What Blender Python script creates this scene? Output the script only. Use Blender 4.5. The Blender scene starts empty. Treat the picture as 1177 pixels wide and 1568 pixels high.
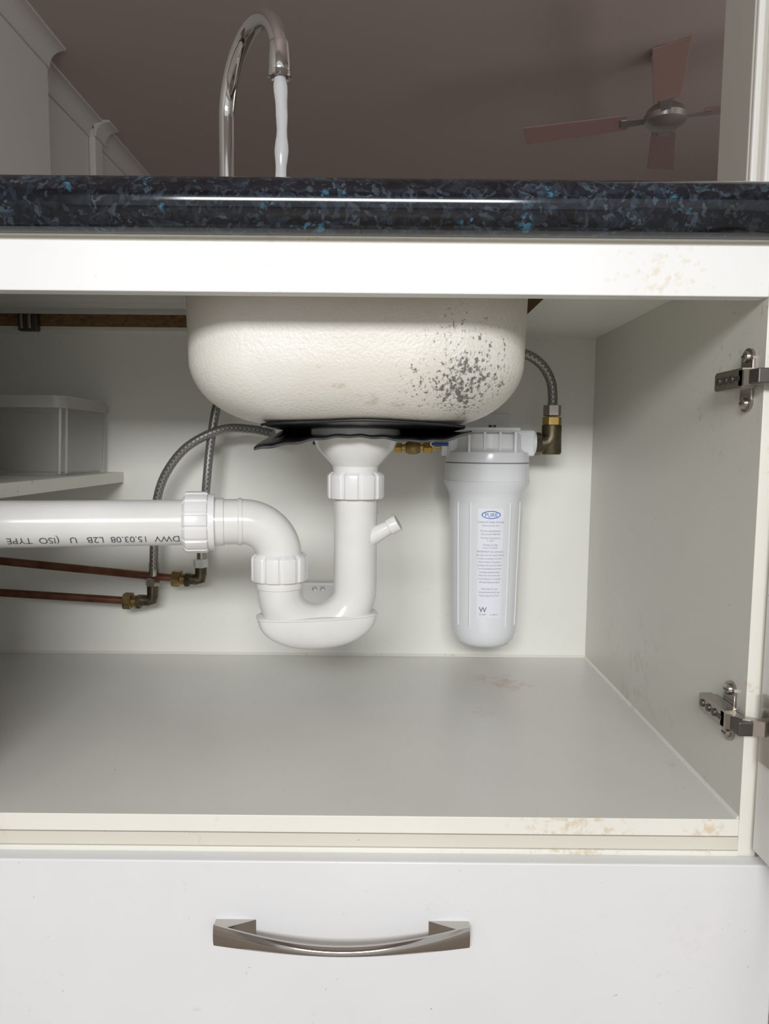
import bpy, math, random
from mathutils import Vector, Matrix, Quaternion
random.seed(4)
E = 0.68      # survey datum: heights below are measured from a level line 0.68 m above the floor
scene = bpy.context.scene
COL = scene.collection

# ---------------------------------------------------------------- materials
def new_mat(name):
    m = bpy.data.materials.new(name); m.use_nodes = True
    nt = m.node_tree
    return m, nt, nt.nodes['Principled BSDF']
def simple(name, col, rough=0.5, metal=0.0, **kw):
    m, nt, b = new_mat(name)
    b.inputs['Base Color'].default_value = (*col, 1)
    b.inputs['Roughness'].default_value = rough
    b.inputs['Metallic'].default_value = metal
    for k, v in kw.items():
        b.inputs[k.replace('_', ' ')].default_value = v
    return m
def coords(nt, scale=(1,1,1), kind='Object', loc=(0,0,0)):
    t = nt.nodes.new('ShaderNodeTexCoord'); mp = nt.nodes.new('ShaderNodeMapping')
    mp.inputs['Scale'].default_value = scale; mp.inputs['Location'].default_value = loc
    nt.links.new(t.outputs[kind], mp.inputs['Vector']); return mp.outputs['Vector']
def noise(nt, vec, scale, detail=4, rough=0.5, dist=0.0):
    n = nt.nodes.new('ShaderNodeTexNoise')
    n.inputs['Scale'].default_value = scale; n.inputs['Detail'].default_value = detail
    n.inputs['Roughness'].default_value = rough; n.inputs['Distortion'].default_value = dist
    nt.links.new(vec, n.inputs['Vector']); return n.outputs['Fac']
def ramp(nt, fac, stops, interp='LINEAR'):
    r = nt.nodes.new('ShaderNodeValToRGB'); r.color_ramp.interpolation = interp
    cr = r.color_ramp
    while len(cr.elements) > 1: cr.elements.remove(cr.elements[-1])
    for i, (p, c) in enumerate(stops):
        if not hasattr(c, '__len__'): c = (c, c, c)
        e = cr.elements[0] if i == 0 else cr.elements.new(p)
        e.position = p; e.color = (*c[:3], 1)
    nt.links.new(fac, r.inputs['Fac']); return r.outputs['Color']
def mix(nt, fac, a, b, mode='MIX'):
    m = nt.nodes.new('ShaderNodeMix'); m.data_type = 'RGBA'; m.blend_type = mode
    def put(sock, v):
        if hasattr(v, 'is_output') or isinstance(v, bpy.types.NodeSocket): nt.links.new(v, sock)
        elif hasattr(v, '__len__'): sock.default_value = (*v[:3], 1)
        else: sock.default_value = v
    put(m.inputs[0], fac); put(m.inputs[6], a); put(m.inputs[7], b)
    return m.outputs[2]
def math_(nt, op, a, b=None):
    m = nt.nodes.new('ShaderNodeMath'); m.operation = op
    for s, v in ((m.inputs[0], a), (m.inputs[1], b)):
        if v is None: continue
        if isinstance(v, bpy.types.NodeSocket): nt.links.new(v, s)
        else: s.default_value = v
    return m.outputs[0]
def near(nt, centre, radius):
    """1 at a point on the surface fading to 0 at radius (for local stains)"""
    t = nt.nodes.new('ShaderNodeTexCoord')
    d = nt.nodes.new('ShaderNodeVectorMath'); d.operation = 'DISTANCE'
    nt.links.new(t.outputs['Object'], d.inputs[0]); d.inputs[1].default_value = centre
    mr = nt.nodes.new('ShaderNodeMapRange'); mr.inputs[1].default_value = 0; mr.inputs[2].default_value = radius
    mr.inputs[3].default_value = 1; mr.inputs[4].default_value = 0
    nt.links.new(d.outputs['Value'], mr.inputs[0]); return mr.outputs[0]
def bump(nt, b, h, strength, dist=0.001):
    n = nt.nodes.new('ShaderNodeBump'); n.inputs['Strength'].default_value = strength
    n.inputs['Distance'].default_value = dist
    nt.links.new(h, n.inputs['Height']); nt.links.new(n.outputs['Normal'], b.inputs['Normal'])

def melamine(name, col, rough=0.35, speck=0.70, grime=(0.50,0.38,0.22), extra=()):
    m, nt, b = new_mat(name)
    v = coords(nt)
    var = ramp(nt, noise(nt, v, 5, 5), [(0.3, tuple(c*0.94 for c in col)), (0.7, col)])
    sm = ramp(nt, noise(nt, v, 95, 3, 0.6), [(speck, 0.0), (speck+0.05, 1.0)])
    pm = ramp(nt, noise(nt, coords(nt, loc=(3,1,2)), 6, 4), [(0.5, 0.0), (0.65, 1.0)])
    c = mix(nt, math_(nt, 'MULTIPLY', sm, math_(nt, 'MULTIPLY', pm, 0.45)), var, grime)
    s2 = ramp(nt, noise(nt, coords(nt, loc=(7,5,2)), 190, 2), [(0.765, 0.0), (0.79, 1.0)])
    c = mix(nt, math_(nt, 'MULTIPLY', s2, 0.6), c, (0.12,0.09,0.06))
    for (cen, rad, colr, sc, th, amt) in extra:
        mk_ = ramp(nt, math_(nt, 'ADD', noise(nt, v, sc, 5, 0.65), math_(nt, 'MULTIPLY', near(nt, cen, rad), 0.25)),
                   [(th, 0.0), (th+0.14, 1.0)])
        mk_ = math_(nt, 'MULTIPLY', mk_, ramp(nt, near(nt, cen, rad), [(0, 0.0), (0.5, 1.0)]))
        c = mix(nt, math_(nt, 'MULTIPLY', mk_, amt), c, colr)
    nt.links.new(c, b.inputs['Base Color'])
    b.inputs['Roughness'].default_value = rough
    return m

M = {}
M['mel_front'] = melamine('white_melamine_front', (0.76,0.77,0.78), 0.32, 0.66,
        extra=[((0.31,0.672,E-.49),0.07,(0.74,0.62,0.58),70,0.68,0.25)])
M['mel_rail'] = melamine('white_melamine_rail', (0.80,0.80,0.785), 0.35, 0.64,
        extra=[((0.26,0.69,E+.16),0.10,(0.64,0.52,0.32),130,0.71,0.45)])
M['mel_floor'] = melamine('cabinet_floor_laminate', (0.73,0.72,0.68), 0.30, 0.7,
        extra=[((0.19,1.11,E-.373),0.09,(0.60,0.36,0.30),44,0.67,0.5), ((0.14,0.98,E-.373),0.05,(0.60,0.40,0.30),80,0.70,0.4), ((0.35,0.82,E-.373),0.07,(0.55,0.42,0.24),90,0.72,0.4)])
M['mel_back'] = melamine('cabinet_back_panel', (0.84,0.84,0.785), 0.34, 0.7)
M['mel_side'] = melamine('cabinet_side_panel', (0.71,0.70,0.64), 0.36, 0.63,
        extra=[((0.363,1.0,E-.32),0.2,(0.45,0.38,0.28),34,0.72,0.3)])
M['mel_edge'] = melamine('cream_edge_tape', (0.80,0.785,0.715), 0.4, 0.6,
        extra=[((0.20,0.69,E-.385),0.10,(0.55,0.42,0.22),150,0.68,0.5),((0.33,0.69,E-.385),0.04,(0.58,0.38,0.18),120,0.68,0.5)])
M['mel_door'] = melamine('door_melamine', (0.74,0.74,0.73), 0.35, 0.7)
M['beige'] = melamine('aged_beige', (0.66,0.64,0.55), 0.5, 0.6)
M['white'] = simple('white_plastic', (0.80,0.80,0.79), 0.3)
m, nt, b = new_mat('pvc_white'); v = coords(nt)
nt.links.new(ramp(nt, noise(nt, v, 14, 4), [(0.3,(0.71,0.71,0.68)),(0.65,(0.78,0.78,0.755))]), b.inputs['Base Color'])
b.inputs['Roughness'].default_value = 0.18; M['pvc'] = m
M['pvc_nut'] = simple('pvc_nut', (0.79,0.79,0.78), 0.28)
M['filter'] = simple('filter_housing_white', (0.77,0.79,0.81), 0.2)
M['paper'] = simple('label_paper', (0.79,0.82,0.88), 0.5)
M['ink'] = simple('ink', (0.10,0.10,0.12), 0.6)
M['ink_grey'] = simple('ink_grey', (0.26,0.26,0.33), 0.6)
M['blue'] = simple('blue_ink', (0.04,0.16,0.50), 0.5)
M['bluelever'] = simple('blue_lever', (0.01,0.07,0.30), 0.4)
M['chrome'] = simple('chrome', (0.64,0.63,0.61), 0.06, 1.0)
M['chrome_handle'] = simple('chrome_handle', (0.46,0.43,0.40), 0.10, 1.0)
M['nickel'] = simple('nickel', (0.45,0.42,0.38), 0.25, 1.0)
M['nickel_dark'] = simple('nickel_dark', (0.12,0.11,0.10), 0.4, 0.8)
def metal_n(name, c1, c2, rough, sc=40):
    m, nt, b = new_mat(name); v = coords(nt)
    nt.links.new(ramp(nt, noise(nt, v, sc, 5, 0.6), [(0.35, c1), (0.62, c2)]), b.inputs['Base Color'])
    b.inputs['Roughness'].default_value = rough; b.inputs['Metallic'].default_value = 0.85
    return m
M['brass'] = metal_n('brass', (0.16,0.11,0.05), (0.42,0.30,0.12), 0.35)
M['brass_dark'] = metal_n('tarnished_brass', (0.07,0.06,0.045), (0.16,0.13,0.08), 0.4)
M['brass_bright'] = metal_n('bright_brass', (0.42,0.27,0.07), (0.60,0.42,0.14), 0.3)
M['copper'] = metal_n('copper', (0.14,0.06,0.04), (0.27,0.125,0.085), 0.40, 25)
M['rubber'] = simple('black_bitumen_pad', (0.008,0.008,0.010), 0.28)
M['rubber_edge'] = simple('pad_edge', (0.04,0.04,0.04), 0.5)
m, nt, b = new_mat('braided_steel'); uv = coords(nt, (8,260,1), 'UV')
ck = nt.nodes.new('ShaderNodeTexChecker'); ck.inputs['Scale'].default_value = 1
ck.inputs['Color1'].default_value = (0.38,0.37,0.35,1); ck.inputs['Color2'].default_value = (0.20,0.195,0.185,1)
nt.links.new(uv, ck.inputs['Vector']); nt.links.new(ck.outputs['Color'], b.inputs['Base Color'])
b.inputs['Metallic'].default_value = 0.7; b.inputs['Roughness'].default_value = 0.35; M['braid'] = m
# chipboard
m, nt, b = new_mat('raw_chipboard'); v = coords(nt,(0.35,1,1))
nt.links.new(ramp(nt, noise(nt, v, 230, 3, 0.6), [(0.3,(0.16,0.09,0.035)),(0.7,(0.32,0.20,0.09))]), b.inputs['Base Color'])
b.inputs['Roughness'].default_value = 0.8; M['chip'] = m
# granite-look laminate
m, nt, b = new_mat('dark_blue_granite_laminate'); v = coords(nt)
nz = nt.nodes.new('ShaderNodeTexNoise'); nz.inputs['Scale'].default_value = 60; nz.inputs['Detail'].default_value = 4; nt.links.new(v, nz.inputs['Vector'])
dv = nt.nodes.new('ShaderNodeVectorMath'); dv.operation = 'MULTIPLY_ADD'
dv.inputs[1].default_value = (0.03,)*3
nt.links.new(nz.outputs['Color'], dv.inputs[0]); nt.links.new(v, dv.inputs[2])
vo = nt.nodes.new('ShaderNodeTexVoronoi'); vo.inputs['Scale'].default_value = 210; nt.links.new(dv.outputs[0], vo.inputs['Vector'])
sep = nt.nodes.new('ShaderNodeSeparateColor'); nt.links.new(vo.outputs['Color'], sep.inputs[0])
c1 = ramp(nt, sep.outputs[0], [(0.0,(0.004,0.005,0.008)),(0.45,(0.008,0.010,0.016)),(0.65,(0.013,0.019,0.029)),(0.85,(0.023,0.034,0.048)),(0.98,(0.045,0.062,0.078))])
big = ramp(nt, noise(nt, v, 22, 3), [(0.38,0.4),(0.6,1.0)])
c1 = mix(nt, 1.0, c1, big, 'MULTIPLY')
pm = ramp(nt, noise(nt, coords(nt, loc=(2.3,0.4,1.7)), 34, 4, 0.6), [(0.61,0.0),(0.67,1.0)])
pv = ramp(nt, sep.outputs[1], [(0.45,0.0),(0.85,1.0)])
c1 = mix(nt, math_(nt,'MULTIPLY',pm,pv), c1, (0.045,0.14,0.21))
nt.links.new(c1, b.inputs['Base Color']); b.inputs['Roughness'].default_value = 0.10
M['granite'] = m
# sink undercoat
m, nt, b = new_mat('sink_undercoat'); v = coords(nt)
base = ramp(nt, noise(nt, v, 7, 5), [(0.35,(0.71,0.68,0.61)),(0.65,(0.80,0.785,0.735))])
sc = ramp(nt, noise(nt, coords(nt,(1,1,2.5)), 30, 5, 0.7), [(0.60,0.0),(0.70,1.0)])
lo = ramp(nt, near(nt, (-0.03,0.80,E+0.03), 0.26), [(0,0.0),(1,0.6)])
base = mix(nt, math_(nt,'MULTIPLY',sc,lo), base, (0.50,0.42,0.28))
ns = noise(nt, coords(nt,(1,1,0.75)), 230, 4, 0.7)
nr = near(nt, (0.088,0.77,E+0.072), 0.095)
cl = noise(nt, v, 30, 3)
sp = math_(nt,'ADD', math_(nt,'ADD', ns, math_(nt,'MULTIPLY',nr,0.21)), math_(nt,'MULTIPLY',cl,0.26))
sp = ramp(nt, sp, [(0.78,0.0),(0.87,1.0)])
sp = math_(nt,'MULTIPLY',sp, ramp(nt, nr, [(0.0,0.0),(0.35,0.9)]))
base = mix(nt, math_(nt,'MULTIPLY',ramp(nt,nr,[(0.3,0.0),(1.0,1.0)]),0.30), base, (0.30,0.29,0.27))
base = mix(nt, sp, base, (0.09,0.085,0.08))
nt.links.new(base, b.inputs['Base Color']); b.inputs['Roughness'].default_value = 0.38
bump(nt, b, noise(nt, v, 330, 3), 0.4, 0.0016); M['sink'] = m
M['steel'] = simple('stainless_steel', (0.55,0.55,0.54), 0.25, 1.0)
M['drainer'] = simple('drainer_underside', (0.62,0.62,0.58), 0.5)
M['ceiling'] = simple('ceiling_paint_dimmed', (0.46,0.385,0.36), 0.8)  # white ceiling, its dimness put into the base colour
M['wall'] = simple('wall_paint', (0.60,0.58,0.56), 0.8)
M['cornice'] = simple('cornice_paint', (0.56,0.53,0.51), 0.7)
M['jamb'] = simple('jamb_paint', (0.58,0.56,0.50), 0.5)
M['trim'] = simple('trim_gloss_white', (0.88,0.87,0.82), 0.35)
m, nt, b = new_mat('floor_tile'); v = coords(nt)
br = nt.nodes.new('ShaderNodeTexBrick'); br.offset = 0; br.inputs['Scale'].default_value = 1
br.inputs['Brick Width'].default_value = 0.4; br.inputs['Row Height'].default_value = 0.4; br.inputs['Mortar Size'].default_value = 0.004
br.inputs['Color1'].default_value = (0.38,0.33,0.27,1); br.inputs['Color2'].default_value = (0.35,0.30,0.25,1); br.inputs['Mortar'].default_value = (0.2,0.18,0.16,1)
nt.links.new(v, br.inputs['Vector']); nt.links.new(br.outputs['Color'], b.inputs['Base Color']); b.inputs['Roughness'].default_value = 0.4
M['tile'] = m
M['fanblade'] = simple('fan_blade_timber', (0.34,0.22,0.20), 0.22)
M['fanmetal'] = simple('fan_metal', (0.45,0.43,0.41), 0.3, 0.8)
m, nt, b = new_mat('brown_speckled_stone'); v = coords(nt)
nt.links.new(ramp(nt, noise(nt, v, 140, 4, 0.7), [(0.4,(0.02,0.014,0.01)),(0.6,(0.20,0.13,0.07))]), b.inputs['Base Color']); M['bstone'] = m
m, nt, b = new_mat('clear_plastic'); b.inputs['Base Color'].default_value=(0.45,0.44,0.39,1); b.inputs['Roughness'].default_value=0.12
b.inputs['Alpha'].default_value = 0.22; M['clear'] = m
m, nt, b = new_mat('clear_plastic_rim'); b.inputs['Base Color'].default_value=(0.62,0.61,0.56,1); b.inputs['Roughness'].default_value=0.15
b.inputs['Alpha'].default_value = 0.45; M['clear_rim'] = m
m, nt, b = new_mat('water'); b.inputs['Base Color'].default_value=(0.90,0.91,0.93,1); b.inputs['Roughness'].default_value=0.12
b.inputs['Transmission Weight'].default_value = 0.6; b.inputs['IOR'].default_value = 1.33; M['water'] = m

# ---------------------------------------------------------------- geometry helpers
def mk(name, verts, faces, mats, fmat=None, smooth=False, uvs=None):
    me = bpy.data.meshes.new(name)
    me.from_pydata([(v[0], v[1], v[2] + E) for v in verts], [], faces)
    if not isinstance(mats, (list, tuple)): mats = [mats]
    for q in mats: me.materials.append(q)
    if fmat:
        for p, i in zip(me.polygons, fmat): p.material_index = i
    for p in me.polygons: p.use_smooth = smooth
    if uvs:
        l = me.uv_layers.new(name='UVMap')
        for p in me.polygons:
            for li, vi in zip(p.loop_indices, p.vertices): l.data[li].uv = uvs[vi]
    me.update()
    o = bpy.data.objects.new(name, me); COL.objects.link(o); return o
def apply_mods(o):
    dg = bpy.context.evaluated_depsgraph_get(); dg.update()
    me = bpy.data.meshes.new_from_object(o.evaluated_get(dg))
    o.modifiers.clear(); o.data = me
def fixn(o):
    import bmesh
    bm = bmesh.new(); bm.from_mesh(o.data); bmesh.ops.recalc_face_normals(bm, faces=bm.faces); bm.to_mesh(o.data); bm.free()
def box(name, x0,x1,y0,y1,z0,z1, mats, bev=0.001, pick=None, seg=2):
    v = [(x0,y0,z0),(x1,y0,z0),(x1,y1,z0),(x0,y1,z0),(x0,y0,z1),(x1,y0,z1),(x1,y1,z1),(x0,y1,z1)]
    f = [(0,3,2,1),(4,5,6,7),(0,1,5,4),(1,2,6,5),(2,3,7,6),(3,0,4,7)]  # bottom top front right back left
    o = mk(name, v, f, mats, pick)
    if bev:
        md = o.modifiers.new('b','BEVEL'); md.width = bev; md.segments = seg; md.limit_method='ANGLE'
        apply_mods(o)
    return o
def frame_from(axis):
    a = Vector(axis).normalized()
    u = a.cross(Vector((0,0,1)))
    if u.length < 1e-4: u = Vector((1,0,0))
    u.normalize(); w = a.cross(u); return a, u, w
def revolve(name, prof, org, axis, mat_, seg=48, mod=None, smooth=True, fm=None):
    a, u, w = frame_from(axis); org = Vector(org); V = []; F = []; fmi=[]
    for (t, r) in prof:
        for k in range(seg):
            th = 2*math.pi*k/seg
            rr = r*(mod(th, t) if mod else 1)
            V.append(tuple(org + a*t + (u*math.cos(th) + w*math.sin(th))*rr))
    for i in range(len(prof)-1):
        for k in range(seg):
            k2 = (k+1) % seg
            F.append((i*seg+k, i*seg+k2, (i+1)*seg+k2, (i+1)*seg+k)); fmi.append(fm[i] if fm else 0)
    F.append(tuple(range(seg))); F.append(tuple((len(prof)-1)*seg + k for k in reversed(range(seg))))
    fmi += [fm[0] if fm else 0, fm[-1] if fm else 0]
    o = mk(name, V, F, mat_, fmi, smooth); fixn(o)
    if smooth: autosmooth(o)
    return o
def autosmooth(o, ang=35):
    me = o.data
    me.update()
    import bmesh
    bm = bmesh.new(); bm.from_mesh(me)
    for e in bm.edges:
        if len(e.link_faces) == 2 and e.calc_face_angle(0) > math.radians(ang): e.smooth = False
    bm.to_mesh(me); bm.free()
def catmull(pts, n=10):
    P = [Vector(p) for p in pts]; P = [P[0]*2-P[1]] + P + [P[-1]*2-P[-2]]; out = []
    for i in range(1, len(P)-2):
        for j in range(n):
            t = j/n; a,b_,c,d = P[i-1],P[i],P[i+1],P[i+2]
            out.append(0.5*((2*b_)+(c-a)*t+(2*a-5*b_+4*c-d)*t*t+(3*b_-a-3*c+d)*t**3))
    out.append(P[-2]); return out
def sweep(name, pts, r, mat_, seg=24, smooth=True, flat=None):
    P = [Vector(p) for p in pts]; n = len(P); V=[];F=[];U=[]
    T = [(P[min(i+1,n-1)]-P[max(i-1,0)]).normalized() for i in range(n)]
    _, u, w = frame_from(T[0]); L = 0
    for i in range(n):
        if i:
            q = T[i-1].rotation_difference(T[i]); u = q @ u; L += (P[i]-P[i-1]).length
        u = (u - T[i]*u.dot(T[i])).normalized(); w = T[i].cross(u)
        rr = r(i/(n-1)) if callable(r) else r
        for k in range(seg):
            th = 2*math.pi*k/seg
            V.append(tuple(P[i] + (u*math.cos(th)+w*math.sin(th))*rr)); U.append((k/seg*2 if k<=seg/2 else 2-k/seg*2, L))
    for i in range(n-1):
        for k in range(seg):
            k2=(k+1)%seg; F.append((i*seg+k,i*seg+k2,(i+1)*seg+k2,(i+1)*seg+k))
    F.append(tuple(range(seg))); F.append(tuple((n-1)*seg+k for k in reversed(range(seg))))
    o = mk(name, V, F, mat_, None, smooth, U); fixn(o); autosmooth(o, 50); return o
def extrude(name, prof, axis, a, b_, mat_, smooth=False):
    """prof: closed polygon. axis 'x': prof=(y,z); 'y': prof=(x,z); 'z': prof=(x,y)"""
    def p(q, t):
        return {'x':(t,q[0],q[1]), 'y':(q[0],t,q[1]), 'z':(q[0],q[1],t)}[axis]
    n = len(prof); V = [p(q,a) for q in prof]+[p(q,b_) for q in prof]
    F = [(i,(i+1)%n,n+(i+1)%n,n+i) for i in range(n)] + [tuple(range(n)), tuple(range(2*n-1,n-1,-1))]
    o = mk(name, V, F, mat_, None, smooth); fixn(o)
    if smooth: autosmooth(o)
    return o
def join(name, obs):
    bpy.ops.object.select_all(action='DESELECT')
    for o in obs: o.select_set(True)
    bpy.context.view_layer.objects.active = obs[0]
    if len(obs) > 1: bpy.ops.object.join()
    o = bpy.context.view_layer.objects.active; o.name = name; o.data.name = name
    return o
def textmesh(body, size, align='LEFT'):
    cu = bpy.data.curves.new('t','FONT'); cu.body = body; cu.size = size; cu.align_x = align
    ob = bpy.data.objects.new('t', cu); COL.objects.link(ob)
    dg = bpy.context.evaluated_depsgraph_get(); dg.update()
    me = bpy.data.meshes.new_from_object(ob.evaluated_get(dg))
    V = [tuple(v.co) for v in me.vertices]; F = [tuple(p.vertices) for p in me.polygons]
    bpy.data.objects.remove(ob); bpy.data.curves.remove(cu); bpy.data.meshes.remove(me)
    return V, F

# ---------------------------------------------------------------- room shell
CEIL = 1.87
box('floor', -1.9,3.4,-2.6,6.2,-E-0.05,-E, M['tile'], 0)
box('ceiling', -1.9,3.4,-2.6,6.2,CEIL,CEIL+0.05, M['ceiling'], 0)
wl = [box('w', -1.95,-1.62,-2.6,3.55,-E,CEIL, M['wall'], 0), box('w2', -1.95,-1.74,3.55,6.2,-E,CEIL, M['wall'], 0),
      box('w3', -1.74,-1.70,4.30,4.42,-E,CEIL-0.04, M['wall'], 0.01)]
join('wall_left', wl)
box('wall_far', -1.9,3.4,6.2,6.3,-E,CEIL, M['wall'], 0)
box('wall_right', 3.4,3.5,-2.6,6.3,-E,CEIL, M['wall'], 0)
box('wall_back', -1.62,3.4,1.272,1.375,-E,0.19, M['wall'], 0)
def cove(x, y0, y1, s=0.09):
    pr = [(x, CEIL), (x+s, CEIL), (x+s, CEIL-0.012)]
    for i in range(9):
        t = math.pi/2*i/8
        pr.append((x+s-0.008-(s-0.02)*math.sin(t), CEIL-0.012-(s-0.02)*(1-math.cos(t))))
    pr += [(x+0.012, CEIL-s), (x, CEIL-s)]
    return extrude('c', pr, 'y', y0, y1, M['cornice'])
join('trim_1', [cove(-1.62,-2.6,3.55), cove(-1.74,3.55,6.2), cove(-1.70,4.29,4.43)])
# right jamb of the opening behind the bench, with stepped architrave
box('wall_nib', 0.73,1.6,1.28,1.375,0.2482,CEIL, M['wall'], 0)
join('door_1', [
    box('b', 0.6135,0.730,1.262,1.375,0.2485,CEIL, M['jamb'], 0.002),
    box('c', 0.6155,0.627,1.252,1.262,0.2485,CEIL, M['trim'], 0.003),
    box('d', 0.627,0.635,1.256,1.262,0.2485,CEIL, M['jamb'], 0.001),
    box('e', 0.635,0.649,1.244,1.262,0.2485,CEIL, M['trim'], 0.004),
    box('f', 0.649,0.655,1.250,1.262,0.2485,CEIL, M['trim'], 0.001),
    box('g', 0.655,0.730,1.238,1.262,0.2485,CEIL, M['trim'], 0.004)])

# ---------------------------------------------------------------- cabinet carcass
F0, B0, XR, XL, ZF, ZT = 0.69, 1.25, 0.363, -0.80, -0.373, 0.19
W = []
W.append(box('floorboard', XL,XR,F0,B0,ZF-0.018,ZF, [M['mel_floor'],M['mel_edge']], 0.0006, [0,0,1,0,0,0]))
W.append(box('backboard', XL-.018,XR+.018,B0,B0+.016,-0.60,ZT, M['mel_back'], 0))
W.append(box('side', XR,XR+0.018,F0,B0,-0.60,ZT, [M['mel_side'],M['mel_edge']], 0.0006, [0,0,1,0,0,0]))
W.append(box('side2', XL-0.018,XL,F0,B0,-0.60,ZT, [M['mel_side'],M['mel_edge']], 0.0006, [0,0,1,0,0,0]))
W.append(box('front_rail', XL,XR,F0,F0+0.018,0.1455,0.1925, M['mel_rail'], 0.001))
W.append(box('rail_packer', XL,XR,F0+0.004,F0+0.018,0.1925,0.1965, M['beige'], 0))
W.append(box('sub_rail', XL,XR,F0+0.001,F0+0.018,ZF-0.033,ZF-0.0195, M['beige'], 0))
W.append(box('sub_rail2', XL,XR,F0-0.0010,F0+0.018,ZF-0.0420,ZF-0.0335, M['mel_edge'], 0.0005))
W.append(box('stile', -0.478,-0.445,F0,F0+0.018,ZF,0.1455, [M['mel_side'],M['mel_edge']], 0.0006, [0,0,1,0,0,0]))  # unseen stile, added to carry the light-blocking left door
W.append(box('kick', XL-.018,XR+.018,F0+0.05,F0+0.066,-E,-0.612, M['mel_front'], 0))
W.append(box('base', XL-.018,XR+.018,0.674,B0,-0.612,-0.5945, M['mel_front'], 0))
W.append(extrude('bead', [(B0-0.004,ZF),(B0,ZF),(B0,ZF+0.004)], 'x', XL, XR, M['mel_edge']))
W.append(extrude('bead2', [(XR-0.003,ZF),(XR,ZF),(XR,ZF+0.003)], 'y', F0+.002, B0, M['mel_edge']))
join('kitchen_cabinet', W)
join('cabinet_shelf', [box('s', XL,-0.459,0.80,B0,-0.065,-0.047, [M['mel_back'],M['mel_edge']], 0.0008, [0,0,1,1,0,0])])

# drawer front + bow handle
box('drawer_front', -0.472,0.395,0.672,0.6888,-0.5943,-0.411, M['mel_front'], 0.0015)
box('drawer_front', -0.815,-0.476,0.672,0.6888,-0.5943,-0.411, M['mel_front'], 0.0015)
def bow_handle():
    V=[];F=[];n=60; x0,x1=-0.165,0.088
    for i in range(n+1):
        t=i/n; x=x0+(x1-x0)*t; s=math.sin(math.pi*t)
        yo=0.6575-0.021*s; th=0.0055
        hw=0.0108-0.0058*s; zc=-0.481-0.0010*s
        ring=[(yo+0.0024,zc-hw)]
        for j in range(1,8):
            q=-1+2*j/8; ring.append((yo+0.0024*q*q*(1) - 0.0016*s*(1-q*q), zc+hw*q))
        ring += [(yo+0.0024,zc+hw),(yo+th,zc+hw*0.9),(yo+th,zc-hw*0.9)]
        V += [(x,a,b_) for a,b_ in ring]
    k=11
    for i in range(n):
        for j in range(k):
            j2=(j+1)%k; F.append((i*k+j,i*k+j2,(i+1)*k+j2,(i+1)*k+j))
    F += [tuple(range(k)), tuple(n*k+j for j in reversed(range(k)))]
    o=mk('bow',V,F,M['chrome_handle'],None,True); fixn(o); autosmooth(o,35)
    parts=[o]
    for s,xe in ((1,x0),(-1,x1)):
        pr=[(xe,0.672),(xe,0.660),(xe+s*0.012,0.6590),(xe+s*0.040,0.6715)]
        parts.append(extrude('foot',[(a,b_) for a,b_ in pr],'z',-0.490,-0.4725,M['chrome_handle']))
    return join('drawer_handle', parts)
bow_handle()

# open cupboard door at the right
join('cabinet_door', [box('d', 0.3745,0.392,0.095,0.684,-0.401,0.186, [M['mel_door'],M['mel_edge']], 0.001,[1,1,0,0,1,0])])
# unseen doors added to shade the cabinet's left side: one swung open, one closed
join('cabinet_door', [box('d', -0.474,-0.4565,0.27,0.684,-0.401,0.186, [M['mel_door'],M['mel_edge']], 0.001,[1,1,0,0,1,0])])
join('cabinet_door', [box('d', -0.815,-0.479,0.672,0.689,-0.401,0.186, [M['mel_front'],M['mel_edge']], 0.001,[1,1,0,1,0,1])])

# hinges
def hinge(name, zc):
    P=[]; xp=XR; yc=0.719
    for s in (1,-1):
        pts=[]
        for k in range(24):
            th=2*math.pi*k/24; pts.append((yc+0.0115*math.cos(th), zc+s*0.020+0.0115*math.sin(th)))
        P.append(extrude('wing', pts,'x',xp-0.003,xp,M['nickel']))
    P.append(box('plate', xp-0.0031,xp,yc-0.0115,yc+0.0115,zc-0.020,zc+0.020,M['nickel'],0.0005))
    P.append(box('plate2', xp-0.009,xp-0.003,0.700,0.744,zc-0.009,zc+0.009,M['nickel'],0.001))
    for s in (1,-1):
        P.append(revolve('screw',[(0,0.0060),(0.003,0.0055),(0.004,0.003)],(xp-0.003,yc,zc+s*0.023),(-1,0,0),M['nickel'],16))
        P.append(box('slot', xp-0.0075,xp-0.0068,yc-0.0035,yc+0.0035,zc+s*0.023-0.0008,zc+s*0.023+0.0008,M['nickel_dark'],0))
    P.append(extrude('arm',[(0.693,zc-0.0095),(0.747,zc-0.0095),(0.750,zc-0.007),(0.750,zc+0.007),(0.747,zc+0.0095),(0.693,zc+0.0095)],'x',xp-0.020,xp-0.008,M['nickel']))
    for yy in (0.741,0.727,0.714):
        P.append(revolve('armscrew',[(0,0.0042),(0.0015,0.004),(0.0018,0.001)],(xp-0.020,yy,zc),(-1,0,0),M['nickel_dark'],14))
    P.append(box('slotarm', xp-0.0205,xp-0.0198,0.698,0.708,zc-0.0025,zc+0.0025,M['nickel_dark'],0))
    P.append(box('link', xp-0.017,xp-0.003,0.668,0.697,zc-0.007,zc+0.007,M['nickel_dark'],0.001))
    P.append(extrude('elbow',[(xp-0.020,0.70),(xp-0.020,0.690),(xp-0.010,0.676),(xp+0.008,0.668),(xp+0.0112,0.668),(xp+0.0112,0.676),(xp-0.004,0.684),(xp-0.008,0.70)],'z',zc-0.0075,zc+0.0075,M['nickel']))
    P.append(revolve('cup',[(0,0.0175),(0.002,0.0175),(0.002,0.014),(-0.0,0.012)],(XR+0.0112,0.660,zc),(-1,0,0),M['nickel'],32))
    P.append(box('flange', XR+0.0085,XR+0.0112,0.650,0.678,zc-0.036,zc+0.033,M['nickel'],0.001))
    return join(name,P)
hinge('cabinet_hinge', 0.070); hinge('cabinet_hinge.001', -0.270)

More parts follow.
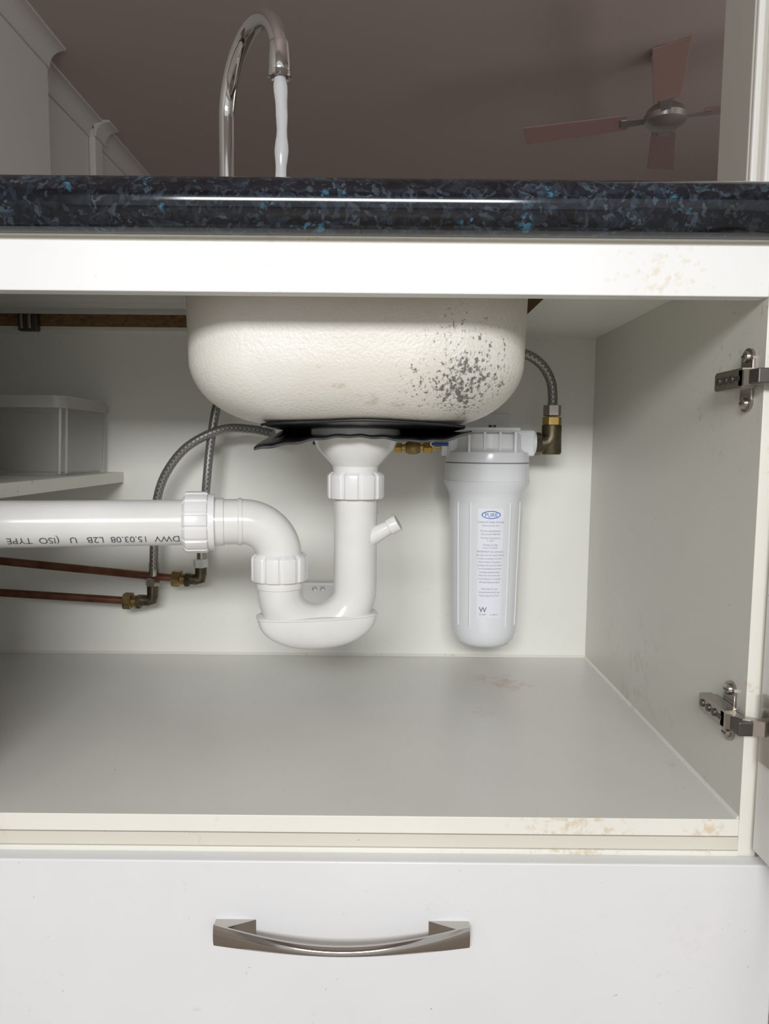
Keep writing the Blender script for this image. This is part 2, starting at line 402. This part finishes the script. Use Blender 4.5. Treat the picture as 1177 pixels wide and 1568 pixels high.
# ---------------------------------------------------------------- benchtop
def bench():
    zb,zt=0.1965,0.2480; P=[]
    pr=[]; r=0.02575; y0=0.660; N=16
    for k in range(N+1):
        t=math.pi/2*k/N; pr.append((y0+r-r*math.cos(t), zt-r+r*math.sin(t)))
    pr += [(0.735,zt),(0.735,zb)]
    for k in range(N):
        t=math.pi/2*k/N; pr.append((y0+r-r*math.sin(t), zb+r-r*math.cos(t)))
    n=len(pr); xs=[-1.0+2.4*i/60 for i in range(61)]
    V=[(x,a,b_) for x in xs for a,b_ in pr]; F=[];fm=[]
    for i in range(60):
        for j in range(n):
            j2=(j+1)%n; F.append((i*n+j,i*n+j2,(i+1)*n+j2,(i+1)*n+j)); fm.append(1 if j==N+2 else (2 if j==N+1 else 0))
    F += [tuple(range(n)), tuple(60*n+j for j in reversed(range(n)))]; fm += [0,0]
    o=mk('front',V,F,[M['granite'],M['mel_side'],M['chip']],fm,True); fixn(o); autosmooth(o,40); P.append(o)
    mm=[M['granite'],M['mel_back'],M['chip']]
    P.append(box('back', -1.0,1.4,1.205,1.272,0.190,zt, mm,0,[1,0,2,0,0,0]))
    P.append(box('lining', -0.78,0.20,1.2035,1.206,0.190,0.1955, M['mel_edge'],0))
    P.append(box('right', 0.20,1.4,0.735,1.205,0.190,zt, mm,0,[1,0,0,0,0,2]))
    P.append(box('left', -1.0,-0.78,0.735,1.205,0.190,zt, mm,0,[1,0,0,2,0,0]))
    for x in (-0.590,):
        P.append(box('clip', x-0.016,x+0.016,1.190,1.2035,0.186,0.226,M['nickel_dark'],0.002))
        P.append(box('clip2', x-0.009,x-0.004,1.183,1.191,0.189,0.224,M['nickel'],0.001))
        P.append(box('clip3', x+0.004,x+0.009,1.183,1.191,0.189,0.224,M['nickel'],0.001))
    return join('kitchen_benchtop',P)
bench()

# ---------------------------------------------------------------- sink
SX,SY,HX,HY=-0.034,0.940,0.1955,0.175
def rr(cx,cy,hx,hy,r,n=8):
    out=[]
    for q,(sx,sy) in enumerate(((1,1),(-1,1),(-1,-1),(1,-1))):
        for k in range(n+1):
            th=math.pi/2*(q+k/n); out.append((cx+sx*(hx-r)+r*math.cos(th), cy+sy*(hy-r)+r*math.sin(th)))
    return out
def sink():
    cx,cy=SX,SY; rings=[]; zt=0.2490
    rings.append([(x,y,zt) for x,y in rr(-0.285,0.966,0.485,0.246,0.02)])
    rings.append([(x,y,zt) for x,y in rr(cx,cy,HX+.009,HY+.009,0.085)])
    rings.append([(x,y,zt-0.005) for x,y in rr(cx,cy,HX+.004,HY+.004,0.082)])
    for z,h in ((0.215,0.0025),(0.17,0.0015),(0.13,0.0005),(0.105,0.0)):
        rings.append([(x,y,z) for x,y in rr(cx,cy,HX+h,HY+h,0.082)])
    for k in range(1,15):
        t=math.pi/2*k/14; ins=0.085*(1-math.cos(t)); z=0.100-0.072*math.sin(t)
        rings.append([(x,y,z) for x,y in rr(cx,cy,HX-ins,HY-ins,max(0.082-0.35*ins,0.03))])
    rings.append([(x,y,0.026) for x,y in rr(cx,cy-0.005,0.075,0.07,0.06)])
    rings.append([(x,y,0.024) for x,y in rr(-0.038,0.93,0.045,0.045,0.0449)])
    n=len(rings[0]); V=[p for r in rings for p in r]; F=[];fm=[]
    for i in range(len(rings)-1):
        for j in range(n):
            j2=(j+1)%n; F.append((i*n+j,i*n+j2,(i+1)*n+j2,(i+1)*n+j)); fm.append(0)
    F.append(tuple((len(rings)-1)*n+j for j in range(n))); fm.append(0)
    o=mk('bowl',V,F,[M['sink'],M['steel']],fm,True); fixn(o); autosmooth(o,50)
    V=[];F=[];ny=60
    for i in range(ny+1):
        y=0.745+0.43*i/ny; z=0.221+0.003*math.sin(i*1.05)
        V += [(-0.76,y,z),(-0.27,y,z)]
    for i in range(ny): F.append((2*i,2*i+1,2*i+3,2*i+2))
    d=mk('drainer',V,F,M['drainer'],None,True)
    sk=[box('lip', -0.765,-0.265,0.742,0.746,0.219,0.2485,M['drainer'],0), box('lip2', -0.765,-0.265,1.175,1.179,0.2115,0.2485,M['drainer'],0)]
    o2=mk('topsteel',[(-0.768,0.722,0.2496),(0.198,0.722,0.2496),(0.198,0.757,0.2496),(-0.768,0.757,0.2496)],[(0,1,2,3)],M['steel'])
    return join('kitchen_sink',[o,d,o2]+sk)
sink()
def bowlz(y):
    ins=y-(SY-HY)
    if ins>=0.085: return 0.0275
    c=1-ins/0.085; return 0.100-0.072*math.sqrt(1-c*c)

# bitumen sound pad sagging under the bowl
def pad():
    P=[]
    nx,ny=40,16;V=[];F=[]
    for i in range(nx+1):
        u=i/nx
        for j in range(ny+1):
            w=j/ny; x=-0.146+0.240*u; y0=0.818+0.004*math.sin(u*9)+0.02*(abs(u-0.5)*2)**6; y=y0+(1.04-y0)*w**1.6
            V.append((x,y,bowlz(y)-0.0035))
    for i in range(nx):
        for j in range(ny):
            a=i*(ny+1)+j; F.append((a,a+1,a+ny+2,a+ny+1))
    a=mk('glued',V,F,M['rubber'],None,True); md=a.modifiers.new('s','SOLIDIFY'); md.thickness=0.003; md.offset=0; apply_mods(a); P.append(a)
    key=[(0,-0.003),(0.05,-0.001),(0.10,0.0015),(0.20,0.0055),(0.30,0.0105),(0.42,0.0135),(0.55,0.0125),(0.72,0.0085),(0.84,0.0085),(0.92,0.012),(1.0,0.0200)]
    def ze(u):
        for (a,b_),(c,d) in zip(key,key[1:]):
            if u<=c: return b_+(d-b_)*(u-a)/(c-a)
        return key[-1][1]
    V=[];F=[];nx,ny=60,14
    for i in range(nx+1):
        u=i/nx
        for j in range(ny+1):
            w=j/ny
            x=-0.154+0.256*u+ (0.014 if u<0.08 else 0)*w
            y=0.838+0.012*math.sin(u*math.pi)+0.0015*math.sin(u*40)+(1.02-0.838)*w
            zf=ze(u)+0.0008*math.sin(u*55)
            V.append((x,y,zf+(0.0215-zf)*min(1,w*1.15)**0.8))
    for i in range(nx):
        for j in range(ny):
            a=i*(ny+1)+j; F.append((a,a+1,a+ny+2,a+ny+1))
    F=[f for f in F if min(((V[i][0]+0.038)**2+(V[i][1]-0.93)**2) for i in f)>0.0022]
    a=mk('flap',V,F,M['rubber'],None,True); md=a.modifiers.new('s','SOLIDIFY'); md.thickness=0.0028; md.offset=0; apply_mods(a); P.append(a)
    pts=[(V[i*(ny+1)][0],V[i*(ny+1)][1]-0.0008,V[i*(ny+1)][2]-0.0008) for i in range(nx+1)]
    P.append(sweep('edge',pts,0.0013,M['rubber_edge'],8))
    return join('sink_sound_pad',P)
pad()

# ---------------------------------------------------------------- tap + water
def tap():
    P=[]; bx,by=-0.243,1.12; ox,oy=-0.138,0.95; zc=0.490
    d=Vector((ox-bx,oy-by,0)); R=d.length/2; d.normalize(); c=Vector(((bx+ox)/2,(by+oy)/2,zc))
    pts=[Vector((bx,by,0.250+i*(zc-0.250)/12)) for i in range(12)]
    for k in range(0,41):
        t=math.pi*k/40; pts.append(c - d*R*math.cos(t) + Vector((0,0,1))*R*0.84*math.sin(t))
    pts += [Vector((ox,oy,zc-0.004))]
    P.append(sweep('spout',pts,0.0118,M['chrome'],32))
    P.append(revolve('nozzle',[(0,0.0122),(0.004,0.0136),(0.034,0.0142),(0.036,0.0138),(0.037,0.0148),(0.042,0.0148),(0.043,0.013),(0.041,0.011)],(ox,oy,zc+0.020),(0,0,-1),M['chrome'],32))
    P.append(revolve('base',[(0,0.026),(0.006,0.026),(0.009,0.019),(0.04,0.018),(0.045,0.0125)],(bx,by,0.2498),(0,0,1),M['chrome'],32))
    join('kitchen_tap',P)
    pp=[]
    for i in range(50):
        t=i/49; z=zc-0.024-(zc-0.024-0.03)*t
        pp.append((ox+0.0015*math.sin(t*14)+0.006*t, oy, z))
    sweep('water_stream',pp,lambda t:0.0078-0.0008*t+0.0009*math.sin(t*38)+0.0006*math.sin(t*71),M['water'],16)
tap()

# ---------------------------------------------------------------- waste pipework
def lug(n,amp=0.045,duty=0.72):
    def f(th,t):
        ph=(th*n/(2*math.pi))%1.0
        return 1+amp if ph<duty else 1.0
    return f
def ribnut(name,org,axis,r,L,n=12,mat_=None):
    prof=[(0,r*0.86),(0.0,r*0.97),(0.002,r),(L-0.006,r),(L-0.004,r*0.99),(L-0.002,r*0.93),(L,r*0.86)]
    return revolve(name,prof,org,axis,mat_ or M['pvc_nut'],n*12,lug(n))
def waste():
    P=[]; R0=0.0283; xr,yr=-0.038,0.925; xl,yl=-0.134,0.900
    P.append(revolve('outlet',[(0.0235,0.058),(0.012,0.058),(0.009,0.054),(-0.002,0.050),(-0.022,0.032),(-0.025,0.0295),(-0.032,0.0295)],(xr,yr,0),(0,0,1),M['pvc'],48))
    P.append(sweep('tail',[(xr,yr,-0.02),(xr,yr,-0.05)],R0,M['pvc']))
    P.append(ribnut('nut',(xr,yr,-0.066),(0,0,1),0.0355,0.034,10))
    zc=-0.186; pts=[(xr,yr,-0.055+(zc+0.055)*i/8) for i in range(8)]
    for k in range(25):
        t=math.pi*k/24; u=(1-math.cos(t))/2
        pts.append((xr+(xl-xr)*u, yr+(yl-yr)*u, zc-0.046*math.sin(t)))
    pts += [(xl,yl,zc+( -0.135-zc)*i/5) for i in range(1,6)]
    P.append(sweep('ubend',pts,R0,M['pvc'],40))
    cx,cy=(xr+xl)/2,(yr+yl)/2
    dirx=Vector((xl-xr,yl-yr,0)).normalized(); diry=Vector((-dirx.y,dirx.x,0))
    V=[];F=[];seg=72
    lev=[(-0.200,0.0770,0.0284),(-0.2165,0.0775,0.0290),(-0.2175,0.0792,0.0306),(-0.2195,0.0792,0.0306),(-0.2205,0.0778,0.0296)]
    for k in range(1,17):
        t=math.pi/2*k/16; lev.append((-0.2205-0.0425*math.sin(t),0.0778*math.cos(t)**0.97+1e-4,0.0296*math.cos(t)**0.8+1e-4))
    for z,hx,hy in lev:
        for k in range(seg):
            th=2*math.pi*k/seg; c,s=math.cos(th),math.sin(th)
            X=hx*math.copysign(abs(c)**0.85,c); Y=hy*math.copysign(abs(s)**0.62,s)
            p=Vector((cx,cy,z))+dirx*X+diry*Y; V.append(tuple(p))
    for i in range(len(lev)-1):
        for k in range(seg):
            k2=(k+1)%seg; F.append((i*seg+k,i*seg+k2,(i+1)*seg+k2,(i+1)*seg+k))
    o=mk('trapbowl',V[seg:],[tuple(v-seg for v in f) for f in F[seg:]]+[tuple(range(seg))],M['pvc'],None,True); fixn(o); autosmooth(o,40); P.append(o)
    P.append(ribnut('nut2',(xl,yl,-0.170),(0,0,1),0.0345,0.034,10))
    P.append(revolve('collar',[(0,0.0283),(0,0.0302),(0.008,0.0302),(0.012,0.029)],(xl,yl,-0.180),(0,0,1),M['pvc'],40))
    ze=-0.095; r=0.046; pts=[(xl,yl,-0.155),(xl,yl,-0.148)]
    hd=Vector((-1,-0.20,0)).normalized()
    c0=Vector((xl,yl,ze-r))+hd*r
    for k in range(21):
        t=math.pi/2*k/20; pts.append(tuple(c0-hd*r*math.cos(t)+Vector((0,0,r))*math.sin(t)))
    e=Vector((xl,yl,ze))+hd*r
    pts += [tuple(e+hd*0.02*i) for i in range(1,4)]
    P.append(sweep('elbow',pts,0.0287,M['pvc'],40))
    P.append(revolve('ring',[(0,0.0287),(0.0005,0.0302),(0.0045,0.0302),(0.006,0.0289)],tuple(e),tuple(hd),M['pvc'],48))
    P.append(revolve('ring2',[(0,0.0287),(0.001,0.0300),(0.012,0.0305),(0.014,0.0330),(0.020,0.0335)],tuple(e+hd*0.022),tuple(hd),M['pvc'],48))
    q=e+hd*0.034
    P.append(revolve('flange',[(0,0.031),(0,0.035),(0.006,0.0355),(0.010,0.034)],tuple(q),tuple(hd),M['pvc_nut'],48))
    P.append(ribnut('nut3',tuple(q+hd*0.008),tuple(hd),0.0368,0.030,14))
    s=q+hd*0.03; end=s+hd*((s.x+0.80)/abs(hd.x))
    P.append(sweep('run',[tuple(s),tuple(s.lerp(end,0.5)),tuple(end)],0.0283,M['pvc'],48))
    a=Vector((xr+0.018,yr-0.008,-0.118)); ax=Vector((0.86,-0.12,0.50))
    P.append(revolve('spigot',[(0,0.0115),(0.012,0.011),(0.030,0.0095),(0.031,0.0112),(0.043,0.0112),(0.044,0.0105),(0.044,0.005)],tuple(a),tuple(ax),M['pvc'],28))
    V,F=textmesh('DWV  15.03.08  L2B   U   (ISO  TYPE',0.0140)
    mx=max(v[0] for v in V); sc=0.194/mx
    st=q+hd*0.040; up=Vector((0,0,1)); fr=Vector((hd.y*-1,hd.x,0)).normalized()
    if fr.y>0: fr=-fr
    VV=[]; rp=0.0283+0.0004
    for (u,v,_) in V:
        ang=math.radians(38)+v/rp-0.16
        VV.append(tuple(st+hd*(u*sc)+fr*(rp*math.cos(ang))-up*(rp*math.sin(ang))))
    P.append(mk('print',VV,F,M['ink']))
    return join('pvc_waste_pipe',P)
waste()
join('pipe_wall_bracket',[box('p',-0.146,-0.083,1.236,1.25,-0.280,-0.238,M['white'],0.004,seg=3)]+
     [revolve('s',[(0,0.0045),(0.002,0.004),(0.0025,0.001)],(x,1.236,-0.250),(0,-1,0),M['nickel'],14) for x in (-0.122,-0.108)])

# ---------------------------------------------------------------- braided hoses and copper
def hexfit(name,org,axis,r,L,mat_,n=6):
    return revolve(name,[(0,r*0.85),(0.001,r),(L-0.001,r),(L,r*0.85)],org,axis,mat_,n,smooth=False)
hA=catmull([(-0.262,1.19,0.14),(-0.272,1.185,0.09),(-0.281,1.18,0.05),(-0.290,1.18,-0.005),(-0.297,1.18,-0.07),(-0.304,1.19,-0.13),(-0.312,1.20,-0.185)],8)
join('braided_hose',[sweep('h',hA,0.0072,M['braid'],16), revolve('ferrule',[(0,0.0085),(0.02,0.0085)],(-0.311,1.20,-0.172),(0,0,-1),M['nickel'],20)])
hB=catmull([(-0.18,1.15,0.02),(-0.215,1.16,0.027),(-0.266,1.17,0.027),(-0.322,1.17,0.0),(-0.360,1.175,-0.043),(-0.379,1.18,-0.091),(-0.388,1.19,-0.157),(-0.394,1.20,-0.222)],8)
join('braided_hose.001',[sweep('h',hB,0.0072,M['braid'],16), revolve('ferrule',[(0,0.0085),(0.022,0.0085)],(-0.393,1.20,-0.200),(0,0,-1),M['nickel'],20)])
def copperline(name,p0,p1,elb,up,whitecap):
    P=[sweep('c',[p0,p1],0.0068,M['copper'],20)]
    ax=(Vector(p1)-Vector(p0)).normalized()
    P.append(hexfit('n1',p1,tuple(ax),0.0150,0.015,M['brass']))
    P.append(revolve('n1b',[(0,0.010),(0.012,0.010)],tuple(Vector(p1)+ax*0.014),tuple(ax),M['brass'],20))
    P.append(hexfit('n1c',tuple(Vector(p1)+ax*0.022),tuple(ax),0.0125,0.009,M['brass_dark']))
    P.append(sweep('el',[tuple(Vector(elb)-ax*0.02),tuple(Vector(elb)-ax*0.008),tuple(Vector(elb)+Vector((-0.001,0,0.002))),tuple(Vector(elb)+Vector((0,0,0.010))),tuple(Vector(elb)+Vector((0,0,up)))],0.0095,M['brass_dark'],20))
    P.append(hexfit('n2',tuple(Vector(elb)+Vector((0,0,up-0.004))),(0,0,1),0.0125,0.015,whitecap))
    P.append(box('saddle',p0[0]+0.10,p0[0]+0.112,1.19,1.25,p0[2]-0.012,p0[2]+0.008,M['white'],0.002))
    return join(name,P)
copperline('copper_pipe',(-0.80,1.2,-0.186),(-0.362,1.2,-0.226),(-0.313,1.2,-0.229),0.026,M['white'])
copperline('copper_pipe.001',(-0.80,1.2,-0.246),(-0.446,1.2,-0.266),(-0.396,1.2,-0.266),0.030,M['nickel'])

# ---------------------------------------------------------------- water filter
def wfilter():
    P=[]; cx,cy=0.1665,1.163
    def rad(z): return 0.0602+(0.0550-0.0602)*(-0.075-z)/(0.225)
    prof=[(-0.322,0.001),(-0.322,0.034),(-0.3195,0.043),(-0.313,0.049),(-0.302,0.0532),(-0.288,rad(-0.29)),(-0.20,rad(-0.2)),(-0.078,0.0602),
          (-0.070,0.0625),(-0.056,0.0695),(-0.052,0.0700),(-0.051,0.0690),(-0.024,0.0680)]
    P.append(revolve('body',prof,(cx,cy,0),(0,0,1),M['filter'],96))
    for dg in (-122,-58,-146,-34):   # moulded flutes
        a=math.radians(dg); rr_=0.0590
        P.append(sweep('flute',[(cx+rr_*math.cos(a),cy+rr_*math.sin(a),-0.085),(cx+(rr_-0.0045)*math.cos(a),cy+(rr_-0.0045)*math.sin(a),-0.285)],0.0022,M['filter'],10))
    P.append(revolve('groove',[(-0.0245,0.0665),(-0.0215,0.0665)],(cx,cy,0),(0,0,1),M['ink_grey'],64))
    P.append(revolve('head',[(-0.022,0.0680),(-0.010,0.0675),(-0.006,0.0665),(-0.004,0.0600),(0.0,0.056),(0.022,0.055),(0.025,0.050)],(cx,cy,0),(0,0,1),M['filter'],64))
    for i in range(4):
        x=cx-0.036+0.024*i
        P.append(box('rib',x-0.002,x+0.002,cy-0.057,cy+0.05,-0.006,0.026,M['filter'],0.001))
    P.append(box('headblock',cx-0.066,cx+0.074,cy-0.022,cy+0.022,-0.012,0.030,M['filter'],0.004))
    P.append(revolve('portR',[(0,0.019),(0.014,0.019)],(cx+0.063,cy,0.010),(1,0,0),M['filter'],32))
    P.append(revolve('portL',[(0,0.017),(0.010,0.017)],(cx-0.065,cy,0.004),(-1,0,0),M['filter'],32))
    P.append(box('bracket',cx-0.050,cx+0.050,cy-0.02,B0,0.028,0.0335,M['white'],0.001))
    P.append(box('bracketv',cx-0.050,cx+0.050,B0-0.004,B0,0.0,0.060,M['white'],0.001))
    P.append(revolve('bolt',[(0,0.006),(0.004,0.006)],(cx+0.006,cy-0.01,0.0335),(0,0,1),M['nickel_dark'],12))
    V=[];F=[];n=12;hw=0.0200
    for j in range(7):
        z=-0.0935-0.1755*j/6
        for i in range(n+1):
            a=(-hw+2*hw*i/n)/0.058; r=rad(z)+0.0005
            V.append((cx+r*math.sin(a),cy-r*math.cos(a),z))
    for j in range(6):
        for i in range(n): a=j*(n+1)+i; F.append((a,a+1,a+n+2,a+n+1))
    P.append(mk('label',V,F,M['paper'],None,True))
    def wrap(V,F,z0,mat_,dr=0.0009,uo=0):
        P.append(mk('txt',[(cx+(rad(z0)+dr)*math.sin((u+uo)/0.058),cy-(rad(z0)+dr)*math.cos((u+uo)/0.058)-0,z0+v) for u,v,_ in V],F,mat_))
    ov=[(0.0145*math.cos(2*math.pi*k/36),0.0062*math.sin(2*math.pi*k/36),0) for k in range(36)]
    wrap(ov+[(0,0,0)],[(36,k,(k+1)%36) for k in range(36)],-0.1035,M['blue'],0.0008)
    ov=[(0.0128*math.cos(2*math.pi*k/36),0.0049*math.sin(2*math.pi*k/36),0) for k in range(36)]
    wrap(ov+[(0,0,0)],[(36,k,(k+1)%36) for k in range(36)],-0.1035,M['paper'],0.0011)
    V,F=textmesh('PURE',0.0085,'CENTER'); wrap(V,F,-0.1065,M['blue'],0.0014)
    lines=[(-0.116,'Undersink Water Housing',.0034),(-0.1215,'Product Code 10 in',.0030),(-0.130,'Product Specifications',.0032),(-0.135,'Max pressure 860 kPa',.0030),
        (-0.141,'Working Temperature',.0030),(-0.1455,'4 - 38 C',.0030),(-0.152,'Change cartridge',.0030),(-0.1565,'every 12 months',.0030)]
    z=-0.163
    body=['IMPORTANT: for cold water','use only. Do not install where','pressure exceeds the limit','shown above. A pressure','limiting valve must be fitted','on all installations and the',
          'housing replaced every','five years from the date','of manufacture to comply','with plumbing standard.','','Flush filter for ten','minutes before first use.','Keep away from frost']
    for t in body:
        if t: lines.append((z,t,.0032))
        z-=0.0054
    for z0,t,s in lines:
        V,F=textmesh(t,s*1.1,'CENTER'); wrap(V,F,z0,M['ink_grey'])
    V,F=textmesh('W',0.012,'LEFT'); wrap(V,F,-0.2590,M['ink'],uo=-0.016)
    V,F=textmesh('AS 3497',0.0035,'LEFT'); wrap(V,F,-0.2640,M['ink_grey'],uo=-0.016)
    V,F=textmesh('Lic 20314',0.0033,'LEFT'); wrap(V,F,-0.2640,M['ink_grey'],uo=0.002)
    return join('water_filter_housing',P)
wfilter()
ex,ey,ez=0.271,1.165,0.008
join('brass_elbow_fitting',[
    hexfit('n',(0.243,ey,ez),(1,0,0),0.0185,0.011,M['brass_dark'],8),
    sweep('el',[(0.248,ey,ez),(0.258,ey,ez),(0.266,ey,ez+0.002),(ex,ey,ez+0.010),(ex,ey,ez+0.030)],0.0160,M['brass_dark'],24),
    revolve('corner',[(-0.017,0.0145),(-0.014,0.0165),(0.03,0.0155)],(ex,ey,ez),(0,0,1),M['brass_dark'],24),
    hexfit('n2',(ex,ey,ez+0.030),(0,0,1),0.0155,0.014,M['brass_bright']),
    hexfit('n3',(ex,ey,ez+0.045),(0,0,1),0.0145,0.018,M['nickel'])])
hC=catmull([(ex,ey,ez+0.055),(ex,ey,0.085),(0.267,ey,0.110),(0.252,ey,0.135),(0.225,ey,0.152),(0.185,ey+0.01,0.158),(0.14,1.18,0.156)],8)
join('braided_hose.002',[sweep('h',hC,0.0078,M['braid'],16)])
join('isolation_valve',[
    sweep('p',[(-0.10,1.16,0.003),(0.02,1.16,0.0),(0.09,1.163,0.002)],0.0055,M['brass_bright'],16),
    hexfit('a',(0.015,1.16,0.0),(1,0,0),0.009,0.012,M['brass_bright']), hexfit('b',(0.062,1.16,0.0),(1,0,0),0.010,0.014,M['brass_bright']),
    revolve('body',[(0,0.008),(0.006,0.011),(0.018,0.011),(0.024,0.008)],(0.033,1.16,0.0),(1,0,0),M['brass'],24),
    box('lever',0.074,0.104,1.143,1.147,0.003,0.009,M['bluelever'],0.002),
    box('lever2',-0.116,-0.100,1.140,1.150,0.003,0.009,M['bluelever'],0.002),
    revolve('stem',[(0,0.004),(0.014,0.004)],(0.076,1.158,0.006),(0,-1,0),M['nickel'],12)])

# ---------------------------------------------------------------- container on shelf
def tub():
    x0,x1,y0,y1,z0,z1=-0.78,-0.475,1.055,1.235,-0.0465,0.066
    cx,cy,hx,hy=(x0+x1)/2,(y0+y1)/2,(x1-x0)/2,(y1-y0)/2
    lev=[(z0,-0.012),(z0+0.004,-0.008),(z1-0.012,-0.001),(z1-0.012,0.003),(z1,0.003),(z1,0.0),(z1+0.006,0.0),(z1+0.006,-0.006),(z1+0.002,-0.010)]
    V=[];F=[];fm=[]
    for z,o_ in lev: V+=[(a,b_,z) for a,b_ in rr(cx,cy,hx+o_,hy+o_,0.018,5)]
    n=24
    for i in range(len(lev)-1):
        for k in range(n): k2=(k+1)%n; F.append((i*n+k,i*n+k2,(i+1)*n+k2,(i+1)*n+k)); fm.append(1 if i in (0,2,3,4,5,6,7) else 0)
    F.append(tuple(range(n))); F.append(tuple((len(lev)-1)*n+k for k in range(n))); fm += [0,0]
    o=mk('tub',V,F,[M['clear'],M['clear_rim']],fm,True); fixn(o); autosmooth(o,30)
    ribs=[]
    for (ax_,ay_) in ((x1-0.007,y0+0.007),(x1-0.007,y1-0.007),(x1-0.004,y0+0.022)):
        ribs.append(sweep('rib',[(ax_-0.004,ay_,z0+0.003),(ax_,ay_,z1-0.012)],0.0022,M['clear_rim'],8))
    return join('plastic_storage_container',[o]+ribs)
tub()

join('stone_end_panel',[box('p',-0.735,-0.672,1.222,1.262,0.2482,0.612,M['bstone'],0.004)])

# ---------------------------------------------------------------- ceiling fan
def fan():
    P=[]; hx,hy,hz=1.316,3.53,1.565
    P.append(revolve('canopy',[(0,0.075),(-0.02,0.075),(-0.055,0.045),(-0.065,0.02)],(hx,hy,CEIL),(0,0,1),M['fanmetal'],32))
    P.append(revolve('rod',[(0,0.013),(0.2,0.013)],(hx,hy,CEIL-0.24),(0,0,1),M['fanmetal'],16))
    P.append(revolve('motor',[(-0.045,0.02),(-0.04,0.06),(-0.015,0.095),(0.01,0.10),(0.04,0.085),(0.065,0.05),(0.08,0.025)],(hx,hy,hz),(0,0,1),M['fanmetal'],40))
    for a in (160.7,250.7,340.7,70.7):
        t=math.radians(a); d=Vector((math.cos(t),math.sin(t),0)); s=Vector((-d.y,d.x,0)); c=Vector((hx,hy,hz))
        def plate(r0,r1,w0,w1,zt,th,mat_,tilt=0.16):
            V=[]
            for r,w in ((r0,w0),(r1,w1)):
                for sg in (-1,1):
                    for dz in (0,th):
                        V.append(tuple(c+d*r+s*(sg*w)+Vector((0,0,zt+dz+sg*w*tilt))))
            f=[(0,1,3,2),(4,6,7,5),(0,4,5,1),(2,3,7,6),(0,2,6,4),(1,5,7,3)]
            o=mk('bl',V,f,mat_); fixn(o); return o
        P.append(plate(0.07,0.20,0.018,0.03,0.0,0.005,M['fanmetal']))
        b=plate(0.17,0.66,0.058,0.072,0.005,0.007,M['fanblade']); md=b.modifiers.new('b','BEVEL'); md.width=0.003; md.segments=2; apply_mods(b); P.append(b)
    return join('ceiling_fan',P)
fan()

# ---------------------------------------------------------------- lights
def area(name, loc, target, sx, sy, power, col=(1,1,1)):
    l=bpy.data.lights.new(name,'AREA'); l.shape='RECTANGLE'; l.size=sx; l.size_y=sy; l.energy=power; l.color=col
    o=bpy.data.objects.new(name,l); COL.objects.link(o); o.location=loc
    o.rotation_euler=(Vector(target)-Vector(loc)).to_track_quat('-Z','Y').to_euler(); return o
area('kitchen_window_light', (-0.15,-1.6,1.42), (0.0,0.9,0.50), 1.3,0.36, 50, (0.99,0.99,1.0))
area('lounge_fill_light', (3.3,2.6,1.3), (-1.0,3.6,1.9), 2.4,1.6, 36, (1.0,0.97,0.95))  # added fill lamp with no window behind it, brightens the far ceiling
w=bpy.data.worlds.new('World'); scene.world=w; w.use_nodes=True
bg=w.node_tree.nodes['Background']; bg.inputs[0].default_value=(0.96,0.98,1.0,1); bg.inputs[1].default_value=0.75
scene.view_settings.view_transform='Standard'; scene.view_settings.look='None'

# ---------------------------------------------------------------- camera
cd=bpy.data.cameras.new('camera'); cam=bpy.data.objects.new('camera',cd); COL.objects.link(cam)
cd.sensor_fit='VERTICAL'; cd.sensor_height=24; cd.lens=16.64; cd.clip_start=0.01
cam.matrix_world = Matrix.Translation((0,0,E)) @ Matrix.Rotation(math.radians(90-5.2),4,'X') @ Matrix.Rotation(math.radians(0.52),4,'Z')
scene.camera=cam
